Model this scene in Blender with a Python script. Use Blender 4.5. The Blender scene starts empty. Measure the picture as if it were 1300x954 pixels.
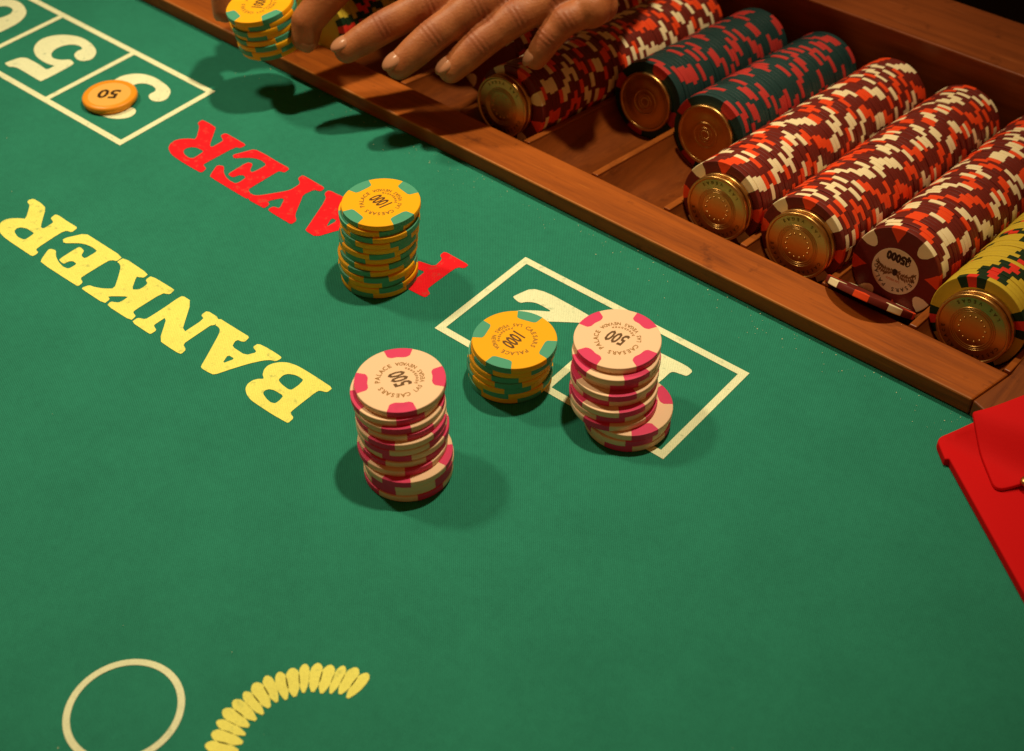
import bpy, bmesh, math, random
from mathutils import Vector, Matrix
from mathutils.geometry import tessellate_polygon

# ------------------------------------------------------------------ scene, camera, light
# Layout frame: x runs along the printed words, y towards the dealer, z up; shapes are written in mm.
MM = 0.001
random.seed(11)
SC = bpy.context.scene
COL = SC.collection

cam_d = bpy.data.cameras.new('camera')
cam = bpy.data.objects.new('camera', cam_d)
COL.objects.link(cam)
_r = Vector((0.767711, 0.640653, -0.01359)); _u = Vector((-0.429228, 0.529871, 0.731437)); _f = Vector((-0.475798, 0.555699, -0.681773))
_m = Matrix((( _r.x, _u.x, -_f.x), (_r.y, _u.y, -_f.y), (_r.z, _u.z, -_f.z))).to_4x4()
_m.translation = Vector((0.351917, -0.353562, 0.454558))
cam.matrix_world = _m
cam_d.sensor_fit = 'HORIZONTAL'; cam_d.sensor_width = 36.0
cam_d.lens = 1760.14 / 1300 * 36
cam_d.shift_y = -45 / 1300
cam_d.clip_start = 0.02; cam_d.clip_end = 30
cam_d.dof.use_dof = True
cam_d.dof.focus_distance = 0.655
cam_d.dof.aperture_fstop = 11.0
SC.camera = cam

W = bpy.data.worlds.new('World'); SC.world = W; W.use_nodes = True
W.node_tree.nodes['Background'].inputs[0].default_value = (1.0, 0.37, 0.085, 1)
W.node_tree.nodes['Background'].inputs[1].default_value = 0.135

def lamp(name, loc, target, power, radius, cone, blend):
    d = bpy.data.lights.new(name, 'SPOT')
    d.color = (1.0, 0.84, 0.54); d.energy = power; d.shadow_soft_size = radius
    d.spot_size = math.radians(cone); d.spot_blend = blend
    o = bpy.data.objects.new(name, d); COL.objects.link(o)
    o.location = Vector(loc) * MM
    o.rotation_euler = (Vector(target) * MM - o.location).to_track_quat('-Z', 'Y').to_euler()
    return o
lamp('overhead_spot', (-10, 380, 1150), (-80, 20, 0), 46.0, 0.030, 50, 1.0)
lamp('side_spot', (-900, 40, 1120), (-90, 20, 0), 37.0, 0.062, 42, 1.0)

SC.view_settings.view_transform = 'Standard'
SC.view_settings.look = 'None'
SC.view_settings.exposure = 0.0
SC.view_settings.gamma = 1.0
SC.render.engine = 'CYCLES'
SC.cycles.max_bounces = 6

# ------------------------------------------------------------------ helpers
def tag(o, label=None, cat=None, group=None, kind=None):
    for k, v in (('label', label), ('category', cat), ('group', group), ('kind', kind)):
        if v: o[k] = v
    return o

def link(name, data, parent=None, mw=None):
    o = bpy.data.objects.new(name, data); COL.objects.link(o)
    if parent: o.parent = parent
    if mw is not None:
        if parent: o.matrix_local = mw
        else: o.matrix_world = mw
    return o

def empty(name, loc=(0, 0, 0), rz=0.0):
    o = link(name, None); o.empty_display_size = 0.01
    o.location = Vector(loc) * MM; o.rotation_euler = (0, 0, rz)
    return o

def mesh(name, verts, faces, mats, idx=None, smooth=None):
    me = bpy.data.meshes.new(name)
    me.from_pydata([(x * MM, y * MM, z * MM) for x, y, z in verts], [], faces)
    for m in (mats if isinstance(mats, (list, tuple)) else [mats]): me.materials.append(m)
    if idx: me.polygons.foreach_set('material_index', idx)
    if smooth is not None:
        if smooth is True: smooth = [True] * len(faces)
        me.polygons.foreach_set('use_smooth', smooth)
    me.update()
    return me

def fix_normals(me):
    bm = bmesh.new(); bm.from_mesh(me)
    bmesh.ops.remove_doubles(bm, verts=bm.verts, dist=1e-7)
    bmesh.ops.recalc_face_normals(bm, faces=bm.faces)
    bm.to_mesh(me); bm.free()
    return me

def box(x0, x1, y0, y1, z0, z1):
    v = [(x0, y0, z0), (x1, y0, z0), (x1, y1, z0), (x0, y1, z0), (x0, y0, z1), (x1, y0, z1), (x1, y1, z1), (x0, y1, z1)]
    f = [(0, 3, 2, 1), (4, 5, 6, 7), (0, 1, 5, 4), (1, 2, 6, 5), (2, 3, 7, 6), (3, 0, 4, 7)]
    return v, f

def prism(poly, z0, z1):
    n = len(poly)
    v = [(x, y, z0) for x, y in poly] + [(x, y, z1) for x, y in poly]
    f = [tuple(range(n - 1, -1, -1)), tuple(range(n, 2 * n))] + [(i, (i + 1) % n, n + (i + 1) % n, n + i) for i in range(n)]
    return v, f

def bevelled(me, w, seg=2):
    bm = bmesh.new(); bm.from_mesh(me)
    bmesh.ops.remove_doubles(bm, verts=bm.verts, dist=1e-7)
    bmesh.ops.recalc_face_normals(bm, faces=bm.faces)
    es = [e for e in bm.edges if len(e.link_faces) == 2 and e.calc_face_angle(0) > 0.5]
    bmesh.ops.bevel(bm, geom=es, offset=w * MM, segments=seg, profile=0.5, affect='EDGES')
    bm.to_mesh(me); bm.free()
    return me

def lathe(profile, seg):
    """profile (r, z) from the top centre to the bottom centre"""
    v, f, rows = [], [], []
    for r, z in profile:
        if r < 1e-6: rows.append([len(v)]); v.append((0, 0, z))
        else:
            rows.append(list(range(len(v), len(v) + seg)))
            v += [(r * math.cos(2 * math.pi * k / seg), r * math.sin(2 * math.pi * k / seg), z) for k in range(seg)]
    for a, b in zip(rows, rows[1:]):
        for k in range(seg):
            k2 = (k + 1) % seg
            if len(a) == 1: f.append((a[0], b[k], b[k2]))
            elif len(b) == 1: f.append((a[k], b[0], a[k2]))
            else: f.append((a[k], b[k], b[k2], a[k2]))
    return v, f

def chaikin(p, t=0.18):
    q = []
    for a, b in zip(p, p[1:] + p[:1]):
        q += [(a[0] + (b[0] - a[0]) * t, a[1] + (b[1] - a[1]) * t), (a[0] + (b[0] - a[0]) * (1 - t), a[1] + (b[1] - a[1]) * (1 - t))]
    return q

def sheet(loops, z):
    flat = [p for l in loops for p in l]
    tris = tessellate_polygon([[Vector((x, y, 0)) for x, y in l] for l in loops])
    f = []
    for t in tris:
        a, b, c = (flat[i] for i in t)
        s = (b[0] - a[0]) * (c[1] - a[1]) - (b[1] - a[1]) * (c[0] - a[0])
        if abs(s) > 1e-9: f.append(tuple(t) if s > 0 else tuple(reversed(t)))
    return [(x, y, z) for x, y in flat], f

_text_cache = {}
def text_geo(s, size, offset=0.0, shear=0.0, extrude=0.0):
    """flat triangles of a string in the built-in font, centred on x, baseline at y=0, in mm"""
    key = (s, size, offset, shear)
    if key not in _text_cache:
        cu = bpy.data.curves.new('text', 'FONT'); cu.body = s; cu.size = size; cu.offset = offset; cu.shear = shear
        cu.align_x = 'CENTER'; cu.resolution_u = 2; cu.fill_mode = 'BOTH' if hasattr(cu, 'fill_mode') else cu.fill_mode
        o = bpy.data.objects.new('text', cu); COL.objects.link(o)
        dg = bpy.context.evaluated_depsgraph_get(); ev = o.evaluated_get(dg); me = ev.to_mesh()
        v = [(p.co.x, p.co.y) for p in me.vertices]; f = [tuple(p.vertices) for p in me.polygons]
        ev.to_mesh_clear(); bpy.data.objects.remove(o); bpy.data.curves.remove(cu)
        _text_cache[key] = (v, f)
    return _text_cache[key]

class Geo:
    def __init__(s): s.v, s.f, s.i, s.sm = [], [], [], []
    def add(s, v, f, i=0, sm=False):
        n = len(s.v); s.v += list(v); s.f += [tuple(n + a for a in q) for q in f]
        s.i += [i] * len(f); s.sm += [sm] * len(f)
    def mesh(s, name, mats): return mesh(name, s.v, s.f, mats, s.i, s.sm)

def place_text(g, s, size, x, y, ang, z, sx=1.0, offset=0.0, shear=0.0, i=0):
    v, f = text_geo(s, size, offset, shear)
    c, n = math.cos(ang), math.sin(ang)
    g.add([(x + a * sx * c - b * n, y + a * sx * n + b * c, z) for a, b in v], f, i)

def arc_text(g, s, size, r, mid, step, z, out=True, sx=1.0, offset=0.0, i=0):
    """letters round a circle; out=True: read clockwise with their tops outwards"""
    n = len(s)
    for k, ch in enumerate(s):
        if ch == ' ': continue
        d = (k - (n - 1) / 2) * step
        a = mid - d if out else mid + d
        rr = r if out else r + size * 0.7
        place_text(g, ch, size, rr * math.cos(a), rr * math.sin(a), a - math.pi / 2 if out else a + math.pi / 2, z, sx, offset, 0, i)

# ------------------------------------------------------------------ materials
def new_mat(name):
    m = bpy.data.materials.new(name); m.use_nodes = True
    nt = m.node_tree; nt.nodes.clear()
    out = nt.nodes.new('ShaderNodeOutputMaterial'); b = nt.nodes.new('ShaderNodeBsdfPrincipled')
    nt.links.new(b.outputs[0], out.inputs[0])
    return m, nt, b

def N(nt, typ, **kw):
    n = nt.nodes.new(typ)
    for k, v in kw.items():
        if k in n.inputs.keys(): n.inputs[k].default_value = v
        else: setattr(n, k, v)
    return n

def coords(nt, scale=(1, 1, 1), rot=(0, 0, 0), kind='Object'):
    tc = N(nt, 'ShaderNodeTexCoord'); mp = N(nt, 'ShaderNodeMapping')
    mp.inputs['Scale'].default_value = scale; mp.inputs['Rotation'].default_value = rot
    nt.links.new(tc.outputs[kind], mp.inputs['Vector'])
    return mp.outputs['Vector']

def ramp(nt, src, stops):
    r = N(nt, 'ShaderNodeValToRGB'); e = r.color_ramp.elements
    while len(e) < len(stops): e.new(0.5)
    for k, (p, c) in enumerate(stops): e[k].position = p; e[k].color = (*c, 1)
    nt.links.new(src, r.inputs[0]); return r.outputs[0]

def mul(c, k): return tuple(min(1.0, x * k) for x in c)

def felt_mat(name, col, var=0.16):
    m, nt, b = new_mat(name)
    P = coords(nt)
    fine = N(nt, 'ShaderNodeTexNoise', Scale=1500.0, Detail=3.0, Roughness=0.6); nt.links.new(P, fine.inputs['Vector'])
    mid = N(nt, 'ShaderNodeTexNoise', Scale=210.0, Detail=4.0, Roughness=0.65); nt.links.new(P, mid.inputs['Vector'])
    big = N(nt, 'ShaderNodeTexNoise', Scale=24.0, Detail=5.0, Roughness=0.6); nt.links.new(P, big.inputs['Vector'])
    P2 = coords(nt, (1, 1, 1), (0, 0, math.radians(-40.6)))
    wv = N(nt, 'ShaderNodeTexWave', Scale=380.0, Distortion=1.0, Detail=2.0); wv.inputs['Detail Scale'].default_value = 3.0
    nt.links.new(P2, wv.inputs['Vector'])
    def mix(a, bsock, f):
        q = N(nt, 'ShaderNodeMath', operation='MULTIPLY_ADD'); nt.links.new(bsock, q.inputs[0]); q.inputs[1].default_value = f
        if isinstance(a, float): q.inputs[2].default_value = a
        else: nt.links.new(a, q.inputs[2])
        return q.outputs[0]
    s = mix(-0.69 if 'print' in name else -0.85, fine.outputs['Fac'], 0.75)
    s = mix(s, mid.outputs['Fac'], 0.5)
    s = mix(s, wv.outputs['Fac'], 0.30 if 'print' in name else 0.62)
    s2 = mix(s, big.outputs['Fac'], 0.6)
    s3 = mix(1.0 - 0.225 * var * 2, s2, var * 4.4)
    mx = N(nt, 'ShaderNodeMix', data_type='RGBA', blend_type='MULTIPLY'); mx.inputs[0].default_value = 1.0
    mx.inputs[6].default_value = (*col, 1); nt.links.new(s3, mx.inputs[7])
    if 'print' in name:
        th = N(nt, 'ShaderNodeMapRange'); th.inputs['From Min'].default_value = 0.60; th.inputs['From Max'].default_value = 0.78
        add2 = mix(mid.outputs['Fac'], wv.outputs['Fac'], 0.06); nt.links.new(add2, th.inputs['Value'])
        sc2 = N(nt, 'ShaderNodeMath', operation='MULTIPLY'); nt.links.new(th.outputs[0], sc2.inputs[0]); sc2.inputs[1].default_value = 0.55
        m2 = N(nt, 'ShaderNodeMix', data_type='RGBA'); nt.links.new(sc2.outputs[0], m2.inputs[0]); nt.links.new(mx.outputs[2], m2.inputs[6]); m2.inputs[7].default_value = (0.03, 0.16, 0.09, 1)
        nt.links.new(m2.outputs[2], b.inputs['Base Color'])
    else: nt.links.new(mx.outputs[2], b.inputs['Base Color'])
    b.inputs['Roughness'].default_value = 0.95
    b.inputs['Specular IOR Level'].default_value = 0.12
    bp = N(nt, 'ShaderNodeBump', Strength=0.35, Distance=0.0004); nt.links.new(s, bp.inputs['Height'])
    nt.links.new(bp.outputs[0], b.inputs['Normal'])
    return m

def wood_mat(name, light, dark, along='X', rough=0.38, coat=0.25, seed=0.0):
    m, nt, b = new_mat(name)
    sc = (9, 150, 150) if along == 'X' else (150, 9, 150)
    tc = N(nt, 'ShaderNodeTexCoord'); mp = N(nt, 'ShaderNodeMapping'); mp.inputs['Scale'].default_value = sc; mp.inputs['Location'].default_value = (seed, seed * 2.3, seed)
    nt.links.new(tc.outputs['Object'], mp.inputs['Vector']); P = mp.outputs['Vector']
    n1 = N(nt, 'ShaderNodeTexNoise', Scale=1.0, Detail=6.0, Roughness=0.62, Distortion=0.5); nt.links.new(P, n1.inputs['Vector'])
    mp2 = N(nt, 'ShaderNodeMapping'); mp2.inputs['Scale'].default_value = tuple(x * 6 for x in sc); nt.links.new(tc.outputs['Object'], mp2.inputs['Vector'])
    n2 = N(nt, 'ShaderNodeTexNoise', Scale=1.0, Detail=3.0, Roughness=0.7); nt.links.new(mp2.outputs[0], n2.inputs['Vector'])
    n3 = N(nt, 'ShaderNodeTexNoise', Scale=14.0, Detail=3.0); nt.links.new(tc.outputs['Object'], n3.inputs['Vector'])
    a = N(nt, 'ShaderNodeMath', operation='MULTIPLY_ADD'); nt.links.new(n2.outputs['Fac'], a.inputs[0]); a.inputs[1].default_value = 0.35; nt.links.new(n1.outputs['Fac'], a.inputs[2])
    a2 = N(nt, 'ShaderNodeMath', operation='MULTIPLY_ADD'); nt.links.new(n3.outputs['Fac'], a2.inputs[0]); a2.inputs[1].default_value = 0.45; nt.links.new(a.outputs[0], a2.inputs[2])
    c = ramp(nt, a2.outputs[0], [(0.52, dark), (0.72, tuple((x + y) / 2 for x, y in zip(light, dark))), (1.0, light)])
    # rubbed scratches and darker knocks
    mp3 = N(nt, 'ShaderNodeMapping'); mp3.inputs['Scale'].default_value = (30, 420, 420) if along == 'X' else (420, 30, 420); mp3.inputs['Rotation'].default_value = (0, 0, 0.35); nt.links.new(tc.outputs['Object'], mp3.inputs['Vector'])
    n4 = N(nt, 'ShaderNodeTexNoise', Scale=1.0, Detail=1.0); nt.links.new(mp3.outputs[0], n4.inputs['Vector'])
    sc_ = N(nt, 'ShaderNodeMapRange'); sc_.inputs['From Min'].default_value = 0.70; sc_.inputs['From Max'].default_value = 0.80; sc_.inputs['To Max'].default_value = 0.55; nt.links.new(n4.outputs['Fac'], sc_.inputs['Value'])
    mxs = N(nt, 'ShaderNodeMix', data_type='RGBA'); nt.links.new(sc_.outputs[0], mxs.inputs[0]); nt.links.new(c, mxs.inputs[6]); mxs.inputs[7].default_value = (min(1, light[0] * 1.5), light[1] * 1.9, light[2] * 2.5, 1)
    n5 = N(nt, 'ShaderNodeTexNoise', Scale=65.0, Detail=4.0, Roughness=0.7); nt.links.new(tc.outputs['Object'], n5.inputs['Vector'])
    kn = N(nt, 'ShaderNodeMapRange'); kn.inputs['From Min'].default_value = 0.60; kn.inputs['From Max'].default_value = 0.74; kn.inputs['To Max'].default_value = 0.6; nt.links.new(n5.outputs['Fac'], kn.inputs['Value'])
    mxk = N(nt, 'ShaderNodeMix', data_type='RGBA'); nt.links.new(kn.outputs[0], mxk.inputs[0]); nt.links.new(mxs.outputs[2], mxk.inputs[6]); mxk.inputs[7].default_value = (dark[0] * 0.7, dark[1] * 0.7, dark[2] * 0.7, 1)
    nt.links.new(mxk.outputs[2], b.inputs['Base Color'])
    b.inputs['Roughness'].default_value = rough
    b.inputs['Specular IOR Level'].default_value = 0.2
    b.inputs['Coat Weight'].default_value = coat; b.inputs['Coat Roughness'].default_value = 0.3
    bp = N(nt, 'ShaderNodeBump', Strength=0.22, Distance=0.0006); nt.links.new(a.outputs[0], bp.inputs['Height']); nt.links.new(bp.outputs[0], b.inputs['Normal'])
    return m

def clay_mat(name, col, var=0.12, rough=0.5, bump=0.12, scale=260.0):
    m, nt, b = new_mat(name)
    tc = N(nt, 'ShaderNodeTexCoord'); oi = N(nt, 'ShaderNodeObjectInfo')
    ad = N(nt, 'ShaderNodeVectorMath', operation='ADD'); nt.links.new(tc.outputs['Object'], ad.inputs[0]); nt.links.new(oi.outputs['Random'], ad.inputs[1])
    n1 = N(nt, 'ShaderNodeTexNoise', Scale=scale, Detail=5.0, Roughness=0.65); nt.links.new(ad.outputs[0], n1.inputs['Vector'])
    n2 = N(nt, 'ShaderNodeTexNoise', Scale=55.0, Detail=2.0); nt.links.new(ad.outputs[0], n2.inputs['Vector'])
    s = N(nt, 'ShaderNodeMath', operation='MULTIPLY_ADD'); nt.links.new(n1.outputs['Fac'], s.inputs[0]); s.inputs[1].default_value = 1.0; nt.links.new(n2.outputs['Fac'], s.inputs[2])
    s2 = N(nt, 'ShaderNodeMath', operation='MULTIPLY_ADD'); nt.links.new(oi.outputs['Random'], s2.inputs[0]); s2.inputs[1].default_value = 0.5; nt.links.new(s.outputs[0], s2.inputs[2])
    c = ramp(nt, s2.outputs[0], [(0.0, mul(col, 1 - 2.2 * var)), (0.62, mul(col, 1 - var)), (0.98, col)])
    r0 = N(nt, 'ShaderNodeMapRange'); r0.inputs['From Min'].default_value = 0.4; r0.inputs['From Max'].default_value = 1.8
    nt.links.new(s2.outputs[0], r0.inputs['Value']); nt.links.new(c, b.inputs['Base Color'])
    b.inputs['Roughness'].default_value = rough; b.inputs['Specular IOR Level'].default_value = 0.2
    bp = N(nt, 'ShaderNodeBump', Strength=bump, Distance=0.0004); nt.links.new(n1.outputs['Fac'], bp.inputs['Height']); nt.links.new(bp.outputs[0], b.inputs['Normal'])
    return m

FELT = felt_mat('green_felt', (0.020, 0.180, 0.120))
P_RED = felt_mat('red_print', (0.76, 0.012, 0.020), 0.12)
P_YEL = felt_mat('yellow_print', (0.78, 0.76, 0.17), 0.14)
P_CRM = felt_mat('cream_print', (0.70, 0.75, 0.50), 0.14)
WOOD_R = wood_mat('rail_wood', (0.37, 0.088, 0.008), (0.095, 0.019, 0.003), 'X', 0.48, 0.0)
WOOD_E = wood_mat('shaded_end_rail_wood', (0.24, 0.060, 0.010), (0.09, 0.020, 0.004), 'Y', 0.42, 0.15, 2.2)  # rail wood mixed darker: the shade beyond the mitre is in the colour
WOOD_W = wood_mat('worn_rail_wood', (0.50, 0.17, 0.030), (0.18, 0.042, 0.008), 'X', 0.5, 0.0, 1.7)
WOOD_D = wood_mat('dark_rail_wood', (0.26, 0.062, 0.014), (0.10, 0.021, 0.006), 'X', 0.38, 0.2, 3.0)
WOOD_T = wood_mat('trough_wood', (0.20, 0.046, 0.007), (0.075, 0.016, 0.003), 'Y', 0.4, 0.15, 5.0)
WOOD_V = wood_mat('divider_wood', (0.31, 0.080, 0.011), (0.13, 0.030, 0.005), 'Y', 0.4, 0.2, 7.0)
ORANGE = clay_mat('orange_clay', (0.94, 0.450, 0.003), 0.06)
GREEN = clay_mat('green_clay', (0.075, 0.36, 0.24), 0.12)
CREAM = clay_mat('cream_clay', (0.92, 0.64, 0.42), 0.10)
BERRY = clay_mat('berry_clay', (0.74, 0.050, 0.160), 0.14)
MAROON = clay_mat('maroon_clay', (0.155, 0.019, 0.013), 0.22, 0.42, 0.5)
RED = clay_mat('red_clay', (0.85, 0.070, 0.015), 0.12, 0.45)
WHITE = clay_mat('white_clay', (0.90, 0.76, 0.47), 0.10, 0.5)
TEAL = clay_mat('teal_clay', (0.014, 0.046, 0.046), 0.2, 0.45, 0.4)
CORAL = clay_mat('coral_clay', (0.50, 0.040, 0.035), 0.15, 0.45)
YELLOW = clay_mat('yellow_clay', (0.58, 0.42, 0.035), 0.14, 0.45, 0.4)
BOTTLE = clay_mat('bottle_green_clay', (0.010, 0.030, 0.012), 0.2, 0.45)
SCARLET = clay_mat('scarlet_clay', (0.72, 0.035, 0.02), 0.12, 0.45)
BUTTON_O = clay_mat('orange_button', (0.93, 0.34, 0.020), 0.05, 0.35, 0.03)
BUTTON_P = clay_mat('peach_button', (0.86, 0.47, 0.10), 0.05, 0.4, 0.03)
INLAY = clay_mat('inlay_paper', (0.82, 0.66, 0.42), 0.08, 0.45, 0.02)
INK = clay_mat('dark_ink', (0.045, 0.022, 0.008), 0.1, 0.4, 0.0)
INK_R = clay_mat('red_ink', (0.62, 0.11, 0.03), 0.1, 0.4, 0.0)
INK_B = clay_mat('brown_ink', (0.26, 0.13, 0.05), 0.3, 0.4, 0.0)
RED_LEATHER = clay_mat('red_leather', (0.66, 0.004, 0.006), 0.06, 0.75, 0.15, 900.0)
RED_LEATHER.node_tree.nodes['Principled BSDF'].inputs['Specular IOR Level'].default_value = 0.12
SLEEVE = clay_mat('black_cloth', (0.012, 0.011, 0.012), 0.2, 0.9, 0.3)

def metal_mat(name, col, rough):
    m, nt, b = new_mat(name)
    P = coords(nt)
    n1 = N(nt, 'ShaderNodeTexNoise', Scale=300.0, Detail=5.0); nt.links.new(P, n1.inputs['Vector'])
    c = ramp(nt, n1.outputs['Fac'], [(0.3, mul(col, 0.9)), (0.7, col)])
    nt.links.new(c, b.inputs['Base Color'])
    b.inputs['Metallic'].default_value = 1.0
    rr = ramp(nt, n1.outputs['Fac'], [(0.3, (rough * 0.85,) * 3), (0.75, (rough * 1.2,) * 3)])
    nt.links.new(rr, b.inputs['Roughness'])
    bp = N(nt, 'ShaderNodeBump', Strength=0.025, Distance=0.0003); nt.links.new(n1.outputs['Fac'], bp.inputs['Height']); nt.links.new(bp.outputs[0], b.inputs['Normal'])
    return m
GOLD = metal_mat('brass', (0.64, 0.36, 0.115), 0.33)
TARNISH = metal_mat('tarnished_brass', (0.20, 0.105, 0.03), 0.45)
STAMP_D = metal_mat('dark_gold_stamp', (0.13, 0.06, 0.012), 0.45)
STAMP_D.node_tree.nodes['Principled BSDF'].inputs['Metallic'].default_value = 0.3
STAMP_L = metal_mat('gold_stamp', (0.36, 0.17, 0.03), 0.4)
STAMP_L.node_tree.nodes['Principled BSDF'].inputs['Metallic'].default_value = 0.4

def skin_mat():
    m, nt, b = new_mat('skin')
    P = coords(nt)
    n1 = N(nt, 'ShaderNodeTexNoise', Scale=90.0, Detail=6.0, Roughness=0.6); nt.links.new(P, n1.inputs['Vector'])
    n2 = N(nt, 'ShaderNodeTexNoise', Scale=900.0, Detail=3.0); nt.links.new(P, n2.inputs['Vector'])
    v = N(nt, 'ShaderNodeTexVoronoi', Scale=700.0); nt.links.new(P, v.inputs['Vector'])
    c = ramp(nt, n1.outputs['Fac'], [(0.3, (0.34, 0.098, 0.028)), (0.7, (0.50, 0.172, 0.058))])
    at = N(nt, 'ShaderNodeAttribute', attribute_name='joint'); n3 = N(nt, 'ShaderNodeTexNoise', Scale=45.0, Detail=3.0); nt.links.new(P, n3.inputs['Vector'])
    mm_ = N(nt, 'ShaderNodeMath', operation='MULTIPLY'); nt.links.new(at.outputs['Fac'], mm_.inputs[0]); nt.links.new(n3.outputs['Fac'], mm_.inputs[1])
    mj = N(nt, 'ShaderNodeMix', data_type='RGBA'); nt.links.new(mm_.outputs[0], mj.inputs[0]); nt.links.new(c, mj.inputs[6]); mj.inputs[7].default_value = (0.26, 0.060, 0.026, 1)
    nt.links.new(mj.outputs[2], b.inputs['Base Color'])
    b.inputs['Roughness'].default_value = 0.5
    b.inputs['Subsurface Weight'].default_value = 0.12; b.inputs['Subsurface Radius'].default_value = (0.004, 0.0015, 0.0008); b.inputs['Subsurface Scale'].default_value = 0.6
    a = N(nt, 'ShaderNodeMath', operation='ADD'); nt.links.new(n2.outputs['Fac'], a.inputs[0]); nt.links.new(v.outputs['Distance'], a.inputs[1])
    bp = N(nt, 'ShaderNodeBump', Strength=0.22, Distance=0.0004); nt.links.new(a.outputs[0], bp.inputs['Height']); nt.links.new(bp.outputs[0], b.inputs['Normal'])
    return m
SKIN = skin_mat()
NAIL = clay_mat('finger_nail', (0.48, 0.215, 0.115), 0.05, 0.25, 0.02)
CARPET = felt_mat('dark_carpet', (0.006, 0.005, 0.006), 0.15)

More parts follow.
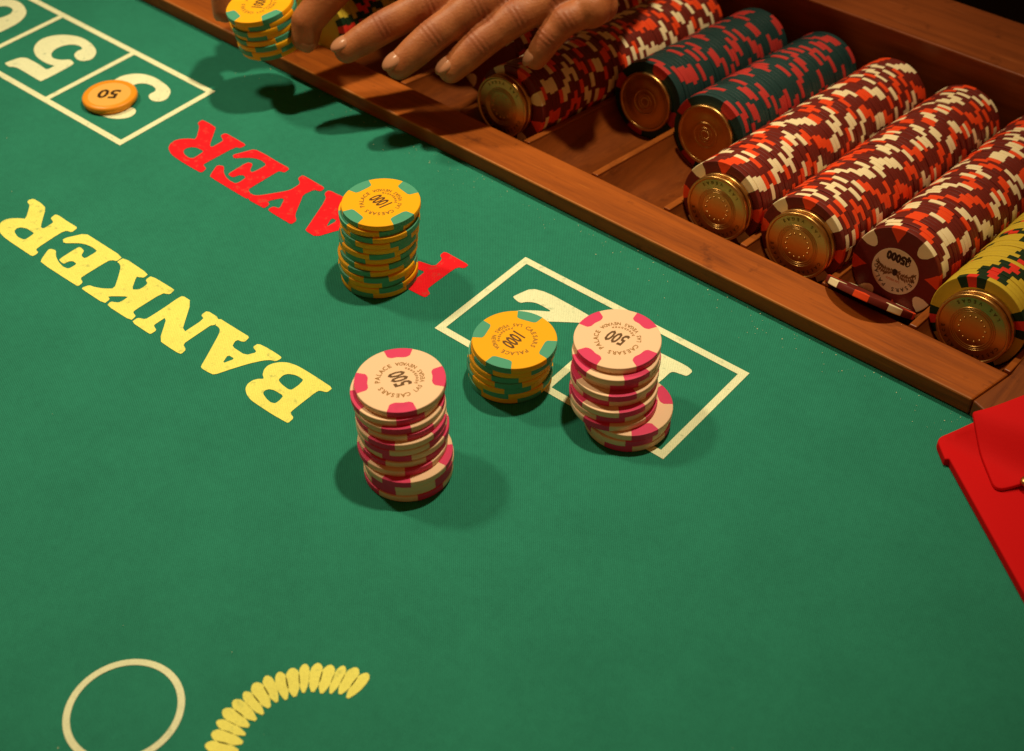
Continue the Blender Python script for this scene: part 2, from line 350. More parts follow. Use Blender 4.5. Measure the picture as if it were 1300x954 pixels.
GLYPHS = {
 'banker': [
  ('B', [[(-9.0,-60.7),(-8.9,-64.4),(-12.6,-65.8),(-13.1,-67.5),(-13.1,-75.8),(-12.9,-83.8),(-11.7,-84.7),(-9.0,-85.6),(-8.6,-89.4),(-10.6,-89.7),(-18.1,-90.2),(-26.1,-90.3),(-32.6,-90.2),(-36.9,-89.0),(-40.4,-86.7),(-41.9,-83.9),(-41.8,-80.8),(-40.6,-78.6),(-38.4,-76.8),(-41.0,-75.3),(-43.0,-72.5),(-43.7,-69.6),(-42.7,-66.7),(-40.7,-64.1),(-37.6,-62.0),(-32.9,-60.8),(-27.3,-60.5),(-18.6,-60.5)],[(-32.7,-72.7),(-33.2,-69.4),(-32.0,-67.3),(-28.5,-65.6),(-23.8,-65.5),(-23.2,-66.5),(-22.7,-69.4),(-22.9,-73.6),(-24.5,-74.4),(-28.9,-74.1),(-31.7,-73.4)],[(-31.7,-83.7),(-32.4,-81.7),(-31.4,-79.9),(-29.0,-78.9),(-23.1,-78.7),(-22.3,-81.9),(-22.4,-84.5),(-24.4,-85.4),(-27.6,-85.1)]]),
  ('A', [[(-67.9,-90.0),(-70.8,-84.0),(-78.5,-69.1),(-80.4,-67.0),(-82.4,-66.2),(-84.8,-66.3),(-87.3,-61.6),(-78.7,-61.6),(-70.7,-61.5),(-65.2,-61.4),(-64.4,-65.2),(-66.1,-66.2),(-68.0,-66.4),(-68.4,-68.0),(-66.7,-71.4),(-57.2,-71.4),(-54.4,-66.5),(-58.8,-65.3),(-58.5,-61.9),(-51.3,-61.2),(-43.0,-61.3),(-42.2,-62.4),(-42.8,-65.2),(-45.4,-66.1),(-47.8,-68.4),(-51.4,-74.0),(-55.1,-81.6),(-58.6,-89.8),(-62.2,-90.4),(-66.3,-90.6)],[(-63.9,-76.5),(-59.2,-76.3),(-61.5,-82.2)]]),
  ('N', [[(-118.4,-90.7),(-118.6,-86.8),(-114.7,-85.1),(-114.4,-82.1),(-114.2,-72.9),(-114.5,-66.0),(-114.1,-61.9),(-107.5,-61.9),(-92.7,-81.1),(-92.4,-66.8),(-95.8,-65.7),(-95.8,-61.6),(-87.3,-61.6),(-84.8,-66.3),(-86.3,-67.9),(-86.3,-71.2),(-86.4,-78.8),(-86.4,-85.1),(-82.2,-86.9),(-81.7,-90.2),(-83.8,-90.8),(-90.1,-90.9),(-97.2,-90.8),(-108.0,-77.0),(-108.1,-84.8),(-107.6,-85.6),(-104.1,-86.8),(-104.2,-90.5),(-106.5,-90.7)]]),
  ('K', [[(-120.5,-62.1),(-119.9,-65.4),(-123.6,-67.1),(-124.1,-84.7),(-123.0,-85.9),(-120.2,-86.5),(-119.5,-90.3),(-137.8,-90.6),(-138.7,-87.5),(-134.9,-85.6),(-134.5,-82.7),(-134.8,-79.4),(-143.1,-85.9),(-140.4,-86.6),(-139.9,-90.6),(-157.8,-90.7),(-158.4,-89.7),(-157.3,-86.5),(-154.1,-85.7),(-149.7,-83.7),(-145.2,-80.1),(-151.5,-72.4),(-156.2,-67.3),(-158.9,-66.0),(-161.2,-65.9),(-160.8,-61.4),(-140.7,-61.9),(-140.2,-65.2),(-142.3,-66.5),(-143.9,-67.1),(-137.8,-75.0),(-135.0,-72.9),(-134.6,-70.5),(-135.1,-67.0),(-138.4,-65.7),(-138.4,-61.8),(-121.5,-61.5)]]),
  ('E', [[(-162.0,-61.5),(-161.5,-65.6),(-163.9,-66.5),(-165.3,-68.2),(-165.4,-85.1),(-164.5,-86.1),(-161.5,-87.2),(-160.9,-90.2),(-162.2,-90.8),(-191.4,-91.1),(-193.6,-88.8),(-197.1,-82.1),(-196.4,-80.9),(-193.4,-80.0),(-189.7,-82.9),(-184.9,-84.9),(-179.5,-85.9),(-175.9,-85.1),(-175.9,-79.9),(-179.5,-79.9),(-180.8,-81.4),(-181.1,-84.1),(-183.1,-84.3),(-186.2,-83.7),(-186.5,-70.8),(-184.8,-70.4),(-181.6,-71.0),(-179.7,-74.4),(-176.1,-74.8),(-176.0,-68.2),(-176.4,-66.8),(-180.5,-66.4),(-185.4,-67.1),(-189.0,-68.8),(-195.2,-73.9),(-198.7,-71.7),(-192.9,-61.4),(-184.0,-61.4)]]),
  ('R', [[(-199.9,-61.7),(-199.3,-65.5),(-202.8,-66.4),(-203.6,-69.5),(-202.6,-85.4),(-201.6,-86.4),(-198.9,-86.9),(-198.7,-90.4),(-200.5,-90.9),(-222.6,-90.8),(-228.8,-89.7),(-233.0,-87.5),(-236.0,-84.2),(-236.2,-81.3),(-234.7,-78.5),(-231.0,-75.6),(-228.0,-73.9),(-236.2,-65.4),(-239.9,-64.4),(-240.8,-62.7),(-239.6,-60.5),(-233.6,-60.3),(-227.5,-61.3),(-216.3,-73.0),(-214.2,-73.3),(-213.5,-72.2),(-213.9,-66.8),(-214.8,-66.1),(-218.2,-65.1),(-218.9,-61.5),(-216.7,-60.9),(-208.7,-61.2),(-201.4,-61.0)],[(-223.8,-84.3),(-225.1,-82.0),(-224.1,-80.0),(-220.7,-78.5),(-214.3,-78.5),(-213.9,-80.1),(-213.4,-84.4),(-214.8,-85.5),(-218.8,-85.9)]]),
 ],
 'player': [
  ('R', [[(-186.9,46.7),(-187.2,42.6),(-190.4,41.3),(-191.7,19.2),(-190.9,18.2),(-187.2,17.1),(-186.5,13.2),(-188.5,12.6),(-201.8,12.7),(-212.6,13.6),(-218.7,16.2),(-221.5,19.5),(-222.4,23.7),(-220.6,27.3),(-217.3,30.3),(-213.6,32.4),(-222.1,42.3),(-225.5,43.6),(-226.1,47.7),(-219.4,47.9),(-213.8,47.3),(-212.4,45.6),(-203.0,33.2),(-200.6,32.7),(-200.3,40.3),(-201.2,41.7),(-205.6,43.8),(-205.1,47.2),(-196.8,47.0)],[(-210.2,19.8),(-211.5,22.5),(-210.1,25.5),(-207.0,27.3),(-201.1,27.4),(-200.6,23.7),(-200.5,19.2),(-202.6,17.8),(-206.8,18.2)]]),
  ('E', [[(-150.8,46.5),(-150.5,42.0),(-153.9,41.2),(-154.2,38.6),(-154.7,19.7),(-153.7,18.0),(-150.9,17.2),(-148.1,12.5),(-156.0,12.6),(-179.9,13.3),(-181.3,15.2),(-184.8,22.4),(-183.9,23.8),(-181.3,24.9),(-177.0,20.8),(-172.6,18.6),(-168.0,17.7),(-164.1,18.0),(-163.3,20.5),(-163.7,25.3),(-166.6,26.0),(-168.5,24.5),(-169.4,20.9),(-173.5,21.0),(-174.0,22.4),(-173.9,35.8),(-170.4,36.6),(-167.1,31.3),(-164.7,30.7),(-164.0,33.3),(-163.6,39.4),(-164.7,41.1),(-169.1,41.9),(-173.7,40.8),(-177.1,38.8),(-183.0,33.3),(-185.7,35.4),(-183.0,40.8),(-180.2,46.8),(-171.9,47.1),(-161.3,46.5)]]),
  ('Y', [[(-122.8,46.1),(-122.3,42.3),(-126.3,41.2),(-127.6,34.2),(-124.2,29.0),(-118.2,19.2),(-113.7,16.1),(-113.8,12.4),(-115.7,12.1),(-132.2,12.7),(-133.1,14.5),(-132.4,17.0),(-128.5,17.8),(-133.6,26.4),(-138.6,18.3),(-135.4,16.6),(-135.3,12.7),(-137.9,12.6),(-148.2,12.5),(-150.9,17.2),(-148.3,17.1),(-145.9,18.7),(-142.5,23.2),(-137.1,31.0),(-136.1,33.9),(-136.0,39.0),(-136.9,40.9),(-140.7,42.9),(-140.9,46.4),(-138.5,46.7),(-131.3,46.4)]]),
  ('A', [[(-104.3,13.2),(-105.4,16.1),(-115.0,39.4),(-119.6,42.6),(-119.8,46.0),(-109.7,46.6),(-100.0,46.5),(-99.8,42.3),(-103.1,41.0),(-102.8,37.4),(-100.6,35.2),(-95.0,34.5),(-92.1,40.1),(-96.9,41.8),(-96.8,45.9),(-79.6,45.2),(-79.1,40.6),(-82.8,38.1),(-90.8,24.1),(-95.9,12.9)],[(-101.1,29.6),(-97.0,30.0),(-97.6,21.9)]]),
  ('L', [[(-54.1,42.3),(-54.1,38.7),(-56.1,37.5),(-57.1,21.7),(-54.4,19.4),(-54.7,16.5),(-61.9,17.0),(-62.1,20.4),(-60.0,22.1),(-59.4,32.5),(-62.7,35.3),(-65.6,33.1),(-67.4,29.8),(-75.9,40.6)]]),
  ('P', [[(-18.4,46.2),(-18.4,42.7),(-21.4,41.2),(-22.1,39.3),(-22.4,20.0),(-21.8,18.7),(-18.6,17.1),(-18.7,13.6),(-20.3,13.2),(-29.7,12.8),(-36.2,13.1),(-42.6,14.8),(-46.7,18.5),(-48.6,22.3),(-47.9,25.5),(-45.6,29.0),(-40.9,32.3),(-31.2,34.2),(-32.0,41.1),(-35.1,42.6),(-35.3,46.5),(-27.1,46.3)],[(-32.2,28.1),(-32.0,23.4),(-32.4,20.5),(-36.1,20.1),(-39.5,21.7),(-39.8,24.6),(-37.2,27.1)]]),
 ],
 'num': [
  ('5', [[(-368.8,11.7),(-369.5,13.1),(-367.0,24.2),(-353.4,24.7),(-343.4,23.8),(-342.3,24.6),(-342.5,30.2),(-344.2,28.9),(-351.7,28.0),(-360.1,28.9),(-367.5,32.2),(-372.2,36.4),(-375.2,42.6),(-374.4,48.6),(-370.1,54.7),(-362.7,59.3),(-355.4,61.1),(-345.5,60.3),(-336.4,57.0),(-332.1,52.6),(-330.5,48.1),(-332.9,43.9),(-337.3,42.7),(-342.5,44.3),(-344.6,46.5),(-345.6,49.6),(-344.9,52.8),(-348.5,53.9),(-352.2,53.3),(-355.6,51.2),(-358.0,47.0),(-358.4,42.0),(-356.3,37.2),(-351.7,34.4),(-347.9,34.9),(-344.2,36.7),(-341.1,40.3),(-335.9,39.3),(-334.5,36.6),(-334.1,13.8),(-336.1,13.4),(-358.1,14.0),(-361.9,12.8),(-363.3,11.3)]]),
  ('6', [[(-432.0,37.9),(-438.1,48.7),(-439.0,57.4),(-434.0,61.3),(-428.0,63.2),(-420.6,62.6),(-412.3,59.2),(-408.0,55.6),(-404.6,49.9),(-403.1,44.1),(-402.8,32.1),(-404.8,23.7),(-411.7,16.8),(-421.2,17.5),(-425.9,21.9),(-420.0,22.5),(-416.8,22.3),(-418.4,27.9),(-426.3,32.6)],[(-428.0,41.1),(-431.0,45.8),(-431.0,51.8),(-427.7,54.8),(-422.6,55.3),(-419.2,53.7),(-416.9,49.2),(-418.0,42.7),(-421.1,38.9)]]),
  ('3', [[(-300.7,42.9),(-300.9,48.3),(-297.2,54.6),(-291.7,58.2),(-284.0,59.9),(-274.1,59.2),(-267.0,57.6),(-262.8,54.9),(-259.2,49.4),(-259.8,45.3),(-262.5,42.9),(-266.6,42.3),(-270.4,44.0),(-271.7,46.5),(-271.3,50.5),(-274.1,52.5),(-278.8,53.0),(-283.6,51.6),(-286.5,48.7),(-287.1,45.2),(-285.8,40.1),(-281.2,36.5),(-276.6,35.4),(-276.9,30.5),(-281.6,29.1),(-285.6,28.3),(-286.2,23.0),(-283.3,19.5),(-278.2,20.0),(-274.3,21.4),(-271.9,23.9),(-272.5,26.9),(-270.8,29.5),(-266.5,30.5),(-263.6,29.4),(-261.4,26.5),(-261.4,21.9),(-265.1,17.2),(-270.9,14.3),(-280.9,12.6),(-290.5,14.9),(-295.7,20.2),(-295.9,26.0),(-291.8,29.9),(-288.6,30.7),(-294.0,33.6),(-298.9,38.1)]]),
  ('2', [[(15.1,41.0),(15.0,42.4),(18.9,54.8),(52.1,54.3),(55.5,53.4),(55.8,48.8),(52.1,46.8),(40.1,38.1),(31.6,31.7),(27.9,26.3),(28.4,21.1),(32.5,18.8),(35.4,21.2),(37.5,17.3),(35.8,12.8),(30.8,11.1),(24.6,13.2),(20.4,19.4),(19.7,26.9),(22.2,33.1),(24.3,36.0),(30.0,40.4),(37.4,44.9),(32.2,45.2),(26.7,45.1),(22.6,42.7),(20.7,39.7)]]),
  ('1', [[(95.1,54.3),(114.3,55.0),(114.3,49.2),(111.4,48.5),(107.9,47.9),(106.5,46.4),(106.6,39.9),(104.3,15.9),(104.2,9.4),(101.7,8.1),(94.8,8.8),(94.0,12.5),(96.4,16.6),(97.1,31.8),(93.8,41.1),(88.8,43.1),(86.6,42.7),(84.2,50.8),(86.1,53.9)]]),
 ],
}


# ------------------------------------------------------------------ the setting
v, f = box(-2500, 2500, -2500, 2500, -800, -750)
tag(link('floor', mesh('floor', v, f, CARPET)), kind='structure')

TRAY_L, TRAY_R, TRAY_B = -430.0, 262.0, 412.0
def rail_front(u): return 110.85 - 0.0106 * u
L = [(-900, -620), (620, -620), (620, 700), (TRAY_R - 1, 700), (TRAY_R - 1, 116), (228, 116), (TRAY_L, 118), (-900, 118)]
v, f = prism(L, -30, 0)
felt = tag(link('table_felt', mesh('table_felt', v, f, FELT)), kind='structure')

PRINT_Z = 0.22
def felt_print(name, loops, mat, z=PRINT_Z):
    v, f = sheet(loops, z)
    return link(name, mesh(name, v, f, mat), felt)
for word, mat in (('banker', P_YEL), ('player', P_RED)):
    for ch, loops in GLYPHS[word]: felt_print('letter', [chaikin(l) for l in loops], mat, PRINT_Z + (0.02 if ch in 'NY' else 0.0))
for ch, loops in GLYPHS['num']: felt_print('numeral', [chaikin(chaikin(l, 0.22), 0.22) for l in loops], P_CRM)
T = 3.9
def frame_box(u0, u1, v0, v1, splits):
    felt_print('box_line', [[(u0, v0), (u1, v0), (u1, v0 + T), (u0, v0 + T)]], P_CRM)
    felt_print('box_line', [[(u0, v1 - T), (u1, v1 - T), (u1, v1), (u0, v1)]], P_CRM)
    for s in splits: felt_print('box_line', [[(s, v0 + T), (s + T, v0 + T), (s + T, v1 - T), (s, v1 - T)]], P_CRM)
frame_box(0.1, 135.6, -0.3, 69.2, (0.1, 65.8, 131.7))
frame_box(-465.0, -243.0, 1.0, 72.6, (-246.9, -318.0, -390.5, -463.0))
def circ(cx, cy, r, n=72): return [(cx + r * math.cos(2 * math.pi * k / n), cy + r * math.sin(2 * math.pi * k / n)) for k in range(n)]
felt_print('bet_circle', [circ(52.2, -231.3, 22.6), circ(52.2, -231.3, 19.9)], P_CRM)
for k in range(20):                                    # a wreath of leaf strokes, its upper rim in view
    a = math.radians(103 + k * 7.4); c, s = math.cos(a), math.sin(a); pts = []; q = 0.92 + 0.12 * math.sin(k * 2.3)
    for r, w in ((26.5, 0.5), (29, 1.5), (32, 2.05), (35, 2.2), (37.4, 1.9), (38.9, 1.0), (39.4, 0.1), (38.9, -0.9), (37.4, -1.8), (35, -2.1), (32, -2.0), (29, -1.4), (26.5, -0.5)):
        rr = r + 0.5 * math.sin(k * 1.7); ww = w * q * 1.22 + (33 - r) * 0.10
        pts.append((120 + rr * c - ww * s, -200 + rr * s + ww * c))
    felt_print('wreath_leaf', [pts], P_YEL)

# ------------------------------------------------------------------ the wooden tray
tray = tag(empty('chip_tray', (0, 112, 0)), 'long reddish brown wooden chip tray with a flat front rail and divided troughs', 'chip tray')
TB = Matrix.Translation(Vector((0, -112, 0)) * MM)     # parts are written in the layout frame
def tpart(name, v, f, mat, bev=None, smooth=None):
    me = mesh(name, v, f, mat, None, smooth)
    if bev: bevelled(me, bev)
    return link(name, me, tray, TB)
TAU = math.radians(-9.0); SL = math.tan(math.radians(9.0))
def zc(vv): return 16 - (vv - 153) * SL                 # height of a roll's axis
PITCH = 47.6
SLOTS = {'A': -221.6, 'X': -174.0, 'B': -126.4, 'C': -79.6, 'D': -31.2, 'E': 16.4, 'F': 64.0, 'G': 111.6, 'H': 159.2, 'I': 206.8}
def inner(u): return 136.6 - 0.0106 * u
# front rail (mitred at its right end)
P4 = [(TRAY_L, rail_front(TRAY_L)), (226.5, rail_front(226.5)), (232.0, inner(232)), (TRAY_L, inner(TRAY_L))]
v, f = prism(P4, 0.3, 9.8); fr = tpart('front_rail', v, f, WOOD_R, 0.9)
fr.data.materials.append(WOOD_W)
for p in fr.data.polygons:
    if p.normal.y < -0.3 and p.normal.z > 0.3: p.material_index = 1
v, f = prism([(TRAY_L, rail_front(TRAY_L) + 3), (230, rail_front(230) + 3), (232, inner(232) - 0.4), (TRAY_L, inner(TRAY_L) - 0.4)], -40, 0.25); tpart('rail_base', v, f, WOOD_D)
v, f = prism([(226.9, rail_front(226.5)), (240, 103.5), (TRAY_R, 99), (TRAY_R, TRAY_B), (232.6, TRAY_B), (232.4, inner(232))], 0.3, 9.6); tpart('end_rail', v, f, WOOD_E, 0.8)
v, f = prism([(232.7, 138), (TRAY_R - 1.5, 118), (TRAY_R - 1.5, TRAY_B - 1), (232.7, TRAY_B - 1)], -55, 0.2); tpart('rail_base', v, f, WOOD_D)
BK0, BK1, BKZ = 356.0, 410.5, 20.0
v, f = prism([(TRAY_L, BK0), (TRAY_R + 30, BK0 - 1.5), (TRAY_R + 30, BK1 - 1.5), (TRAY_L, BK1)], -62, BKZ); tpart('back_rail', v, f, WOOD_D, 0.9)
# troughs and dividers, tilted down towards the dealer
Y0, Y1 = 134.0, 357.0
uu = sorted(SLOTS.values()); uu = [uu[0] - 4 * PITCH, uu[0] - 3 * PITCH, uu[0] - 2 * PITCH, uu[0] - PITCH] + uu
for u in uu:
    R0, hw, n = 23.7, 22.0, 16
    am = math.asin(hw / R0); v = []; 
    for y in (Y0, Y1):
        y_in = max(y, inner(u) + 0.2) if y == Y0 else y
        for k in range(n + 1):
            a = -am + 2 * am * k / n; v.append((u + R0 * math.sin(a), y_in, zc(y_in) - R0 * math.cos(a)))
    f = [(k, k + 1, n + 2 + k, n + 1 + k) for k in range(n)]
    tpart('trough', v, f, WOOD_T, None, True)
for k, u in enumerate([uu[0] - PITCH / 2] + [(a + b) / 2 for a, b in zip(uu, uu[1:])] + [uu[-1] + PITCH / 2]):
    y0 = inner(u) + 0.25; w = 1.95
    if k == len(uu): w = 1.6
    v = [(u + sx * w, y, zc(y) + dz) for y in (y0, Y1) for sx, dz in ((-1, -22), (1, -22), (1, -7.9), (-1, -7.9))]
    f = [(3, 2, 1, 0), (4, 5, 6, 7), (0, 1, 5, 4), (1, 2, 6, 5), (2, 3, 7, 6), (3, 0, 4, 7)]
    tpart('divider', v, f, WOOD_V, 0.5)

# ------------------------------------------------------------------ chips
TH = 3.25
BV = 0.36
def chip_body(R, seg): return lathe([(0, TH), (R * 0.5, TH), (R - BV, TH), (R - BV * 0.28, TH - BV * 0.28), (R, TH - BV), (R, BV), (R - BV * 0.28, BV * 0.28), (R - BV, 0), (0, 0)], seg)
def spot_geo(R, half, rin, n=8, e=0.045):
    """an inlaid edge spot: a solid wedge standing a hair proud of rim and faces; rin(t), t in -1..1, its inner outline"""
    v, f = [], []
    for k in range(n + 1):
        t = -1 + 2 * k / n; a = half * t; r = rin(t); c, s = math.cos(a), math.sin(a)
        for rr, z in ((r, TH + e), (R - BV, TH + e), (R - BV * 0.26 + e, TH - BV * 0.26 + e), (R + e, TH - BV), (R + e, BV), (R - BV * 0.26 + e, BV * 0.26 - e), (R - BV, -e), (r, -e)):
            v.append((rr * c, rr * s, z))
    for k in range(n):
        for j in range(8):
            a, b = 8 * k + j, 8 * k + (j + 1) % 8
            f.append((a, b, b + 8, a + 8))
    f.append(tuple(range(7, -1, -1))); f.append(tuple(8 * n + j for j in range(8)))
    return v, f
def rotz(v, a):
    c, s = math.cos(a), math.sin(a); return [(x * c - y * s, x * s + y * c, z) for x, y, z in v]
def rin_rect(r0, half, rnd=0.7, wob=0.0):
    return lambda t: r0 / math.cos(half * t) + max(0, abs(t) - 0.78) / 0.22 * rnd + wob * math.sin(5 * t + 1)

RS = 19.5
body_s = chip_body(RS, 72); sm_s = [f_ not in () for f_ in body_s[1]]
def body_mesh(name, geo, mat):
    v, f = geo; me = mesh(name, v, f, mat)
    me.polygons.foreach_set('use_smooth', [abs(p.normal.z) < 0.98 for p in me.polygons]); return me
ORANGE_BODY = body_mesh('orange_chip', body_s, ORANGE)
CREAM_BODY = body_mesh('cream_chip', body_s, CREAM)
sv, sf = spot_geo(RS, math.radians(18.6), rin_rect(13.6, math.radians(18.6)), 12)
GREEN_SPOT = fix_normals(mesh('edge_spot', sv, sf, GREEN))
sv, sf = spot_geo(RS, math.radians(18.8), rin_rect(13.7, math.radians(18.8), 0.8, 0.16), 12)
BERRY_SPOT = fix_normals(mesh('edge_spot', sv, sf, BERRY))

def stamp_mesh(number, seed):
    g = Geo(); z = TH + 0.03; rnd = random.Random(seed)
    place_text(g, number, 10.2 if len(number) == 3 else 9.8, 0, -3.5, 0, z, 0.62 if len(number) == 3 else 0.56, 0.30, 0.2, 0)
    arc_text(g, 'CAESARS PALACE', 3.1, 8.5, math.pi / 2, math.radians(13.3), z, True, 0.95, 0.09, 1)
    arc_text(g, 'LAS VEGAS NEVADA', 2.7, 8.6, -math.pi / 2, math.radians(9.6), z, False, 0.9, 0.07, 1)
    for k in range(9):                                   # a second, worn line of the stamp: broken strokes
        a = -math.pi / 2 + (k - 4) * math.radians(11)
        for j in range(2):
            r = 7.3 + rnd.uniform(-0.1, 0.1); aa = a + (j - 0.5) * 0.07; w, h = 0.18, rnd.uniform(0.4, 0.8); c, s = math.cos(aa), math.sin(aa)
            g.add([((r + p * h) * c - q * w * s, (r + p * h) * s + q * w * c, z) for p, q in ((-1, -1), (1, -1), (1, 1), (-1, 1))], [(0, 1, 2, 3)], 2)
    return g.mesh('stamp', [STAMP_D, STAMP_L, STAMP_L])
STAMP500 = stamp_mesh('500', 1); STAMP1000 = stamp_mesh('1000', 2)

ORD = ['lowest', 'second', 'third', 'fourth', 'fifth', 'sixth', 'seventh', 'eighth', 'ninth', 'tenth', 'eleventh', 'twelfth', 'thirteenth', 'fourteenth']
def chip_thing(name, body, spot, mw, label, cat, group, stamp=None, spot_rot=None, stamp_rot=0.0, nspot=4):
    o = link(name, body, None, mw); tag(o, label, cat, group)
    for k in range(nspot):
        link('edge_spot', spot, o, Matrix.Rotation((spot_rot or 0.0) + k * 2 * math.pi / nspot, 4, 'Z'))
    if stamp: link('stamp', stamp, o, Matrix.Rotation(stamp_rot, 4, 'Z'))
    return o

UVR = math.radians(40.57)
def stack(name, body, spot, colour, where, group, spots_word, path, n, pitch, stamp, number, spot_a, stamp_a, rnd, jit=0.55):
    for k in range(n):
        t = k / (n - 1) * (len(path) - 1); i = min(int(t), len(path) - 2); q = t - i
        if isinstance(path, dict): x, y = path['f'](k)
        else: x = path[i][0] * (1 - q) + path[i + 1][0] * q; y = path[i][1] * (1 - q) + path[i + 1][1] * q
        top = k == n - 1
        if not top: x += rnd.uniform(-jit, jit); y += rnd.uniform(-jit, jit)
        mw = Matrix.Translation(Vector((x, y, 0.28 + k * pitch)) * MM) @ Matrix.Diagonal((1, 1, pitch / TH, 1))
        sr = math.radians(spot_a) + UVR if top else rnd.uniform(0, 6.28)
        if top: lab = '%s chip stamped %s with four %s spots, topmost of the %s' % (colour, number, spots_word, where)
        elif k == 0: lab = '%s chip with %s spots, lowest in the %s' % (colour, spots_word, where)
        else: lab = '%s chip, %s from the bottom of the %s' % (colour, ORD[k], where)
        chip_thing(name, body, spot, mw, lab, 'casino chip', group, stamp if top else None, sr, math.radians(stamp_a) + UVR)

rnd = random.Random(5)
def steps(*rows): # (number of chips, x, y)
    L = [(x, y) for n, x, y in rows for _ in range(n)]; return L
def stack_at(L, *a, **k):
    n = len(L); stack(*a[:7], L, n, *a[7:], **k)
stack_at(steps((4, -49.3, 12.4), (1, -50.2, 13.6), (3, -50.0, 15.0), (3, -49.8, 16.6), (1, -51.2, 17.2), (1, -49.8, 18.7)),
         'orange_chip', ORANGE_BODY, GREEN_SPOT, 'orange', 'tall orange stack', 'chips in the tall orange stack', 'green', 3.19, STAMP1000, '1000', 40, 131, rnd)
stack_at(steps((3, 49.4, -2.2), (2, 50.4, -1.9), (1, 51.0, -1.4), (1, 51.6, -1.0)),
         'orange_chip', ORANGE_BODY, GREEN_SPOT, 'orange', 'short orange stack', 'chips in the short orange stack', 'green', 3.32, STAMP1000, '1000', 66, 233, rnd)
stack_at(steps((4, 52.6, -74.8), (1, 49.5, -73.2), (4, 47.5, -71.6), (2, 45.2, -69.3), (1, 42.2, -68.6), (1, 43.0, -66.3)),
         'cream_chip', CREAM_BODY, BERRY_SPOT, 'cream', 'cream stack on open felt', 'chips in the cream stack on open felt', 'raspberry', 3.23, STAMP500, '500', 5, 118, rnd)
stack_at(steps((3, 109.2, 9.0), (1, 103.0, 6.6), (2, 101.0, 8.6), (2, 99.4, 11.0), (2, 97.2, 14.6), (1, 95.5, 17.7)),
         'cream_chip', CREAM_BODY, BERRY_SPOT, 'cream', 'cream stack on the box', 'chips in the cream stack on the printed box', 'raspberry', 3.27, STAMP500, '500', 40, 148, rnd)

# the marker button lying on the 3
bt = empty('marker_button', (-284.3, 27.1, 0.3), 0)
tag(bt, 'flat orange marker button with a peach centre reading 50, lying on the printed 3', 'marker button')
v, f = lathe([(12.4, 4.1), (12.7, 4.5), (15.2, 4.4), (16.0, 3.7), (16.2, 2.6), (15.9, 1.0), (15.0, 0), (0, 0)], 72); me = mesh('rim', v, f, BUTTON_O, None, True); me.set_sharp_from_angle(angle=math.radians(40)); link('rim', me, bt)
v, f = lathe([(0, 4.3), (12.55, 4.25), (12.55, 3.0), (0, 3.0)], 72); link('face', body_mesh('face', (v, f), BUTTON_P), bt)
D50 = math.radians(216)
g = Geo(); place_text(g, '50', 12.4, 4.4 * math.sin(D50), -4.4 * math.cos(D50), D50, 4.36, 1.05, 0.34, 0.10)
g.v = [(x, y + 0.0, z) for x, y, z in g.v]
link('numeral', g.mesh('numeral', [INK]), bt)

# rolls of chips in the tray
RR = 23.0
def roll_mesh(name, spots, body, mats):
    g = Geo(); v, f = chip_body(RR, 56)
    g.add(v, f, 0, True)
    for ang, half, rin, mi, n in spots:
        sv, sf = spot_geo(RR, half, rin, n); g.add(rotz(sv, ang), sf, mi, False)
    me = g.mesh(name, [body] + mats)
    bm = bmesh.new(); bm.from_mesh(me); bmesh.ops.recalc_face_normals(bm, faces=bm.faces); bm.to_mesh(me); bm.free()
    me.polygons.foreach_set('use_smooth', [p.material_index == 0 and abs(p.normal.z) < 0.98 for p in me.polygons])
    return me
D = math.radians
tri = lambda t: 15.2 + 6.3 * abs(t) ** 1.1
dom = lambda t: 15.6 + 3.6 * abs(t) ** 3.0
rec = lambda t: 17.0 + 1.6 * max(0, abs(t) - 0.75) * 4
flat_ = lambda t: 17.6
MSP = [(k * D(45), D(10.2) if k % 2 else D(9.6), dom if k % 2 else tri, 2 if k % 2 else 1, 6) for k in range(8)]
TSP = [(k * D(90), D(13.5), rec, 1, 6) for k in range(4)]
YSP = []
for k in range(4):
    for j, mi in ((-1, 1), (0, 2), (1, 1)): YSP.append((k * D(90) + j * D(12.2), D(6.05), flat_, mi, 3))
KIND = {
 'maroon': dict(name='maroon_chip', me=roll_mesh('maroon_chip', MSP, MAROON, [RED, WHITE]), sp=MSP, body=MAROON, mats=[RED, WHITE]),
 'teal': dict(name='teal_chip', me=roll_mesh('teal_chip', TSP, TEAL, [CORAL]), sp=TSP, body=TEAL, mats=[CORAL]),
 'yellow': dict(name='yellow_chip', me=roll_mesh('yellow_chip', YSP, YELLOW, [BOTTLE, SCARLET]), sp=YSP, body=YELLOW, mats=[BOTTLE, SCARLET]),
}
for K in KIND.values():
    K['bare'] = body_mesh(K['name'], chip_body(RR, 56), K['body']); K['parts'] = []
    cache = {}
    for ang, half, rin, mi, n in K['sp']:
        key = (half, mi)
        if key not in cache:
            sv, sf = spot_geo(RR, half, rin, n); cache[key] = fix_normals(mesh('edge_spot', sv, sf, K['mats'][mi - 1]))
        K['parts'].append((ang, cache[key]))
AX = Vector((0, math.cos(TAU), math.sin(TAU)))
def roll_matrix(u, y, rot, dz=0.0, dx=0.0, tilt=(0, 0)):
    n = -AX; x = Vector((1, 0, 0)); yv = n.cross(x)
    m = Matrix(((x.x, yv.x, n.x), (x.y, yv.y, n.y), (x.z, yv.z, n.z))).to_4x4()
    m.translation = Vector((u + dx, y, zc(y) + dz)) * MM
    return m @ Matrix.Rotation(tilt[0], 4, 'X') @ Matrix.Rotation(tilt[1], 4, 'Y') @ Matrix.Rotation(rot, 4, 'Z')
def full_chip(K, mw, label, group=None):
    o = link(K['name'], K['bare'], None, mw); tag(o, label, 'casino chip', group)
    for ang, me in K['parts']: link('edge_spot', me, o, Matrix.Rotation(ang, 4, 'Z'))
    return o

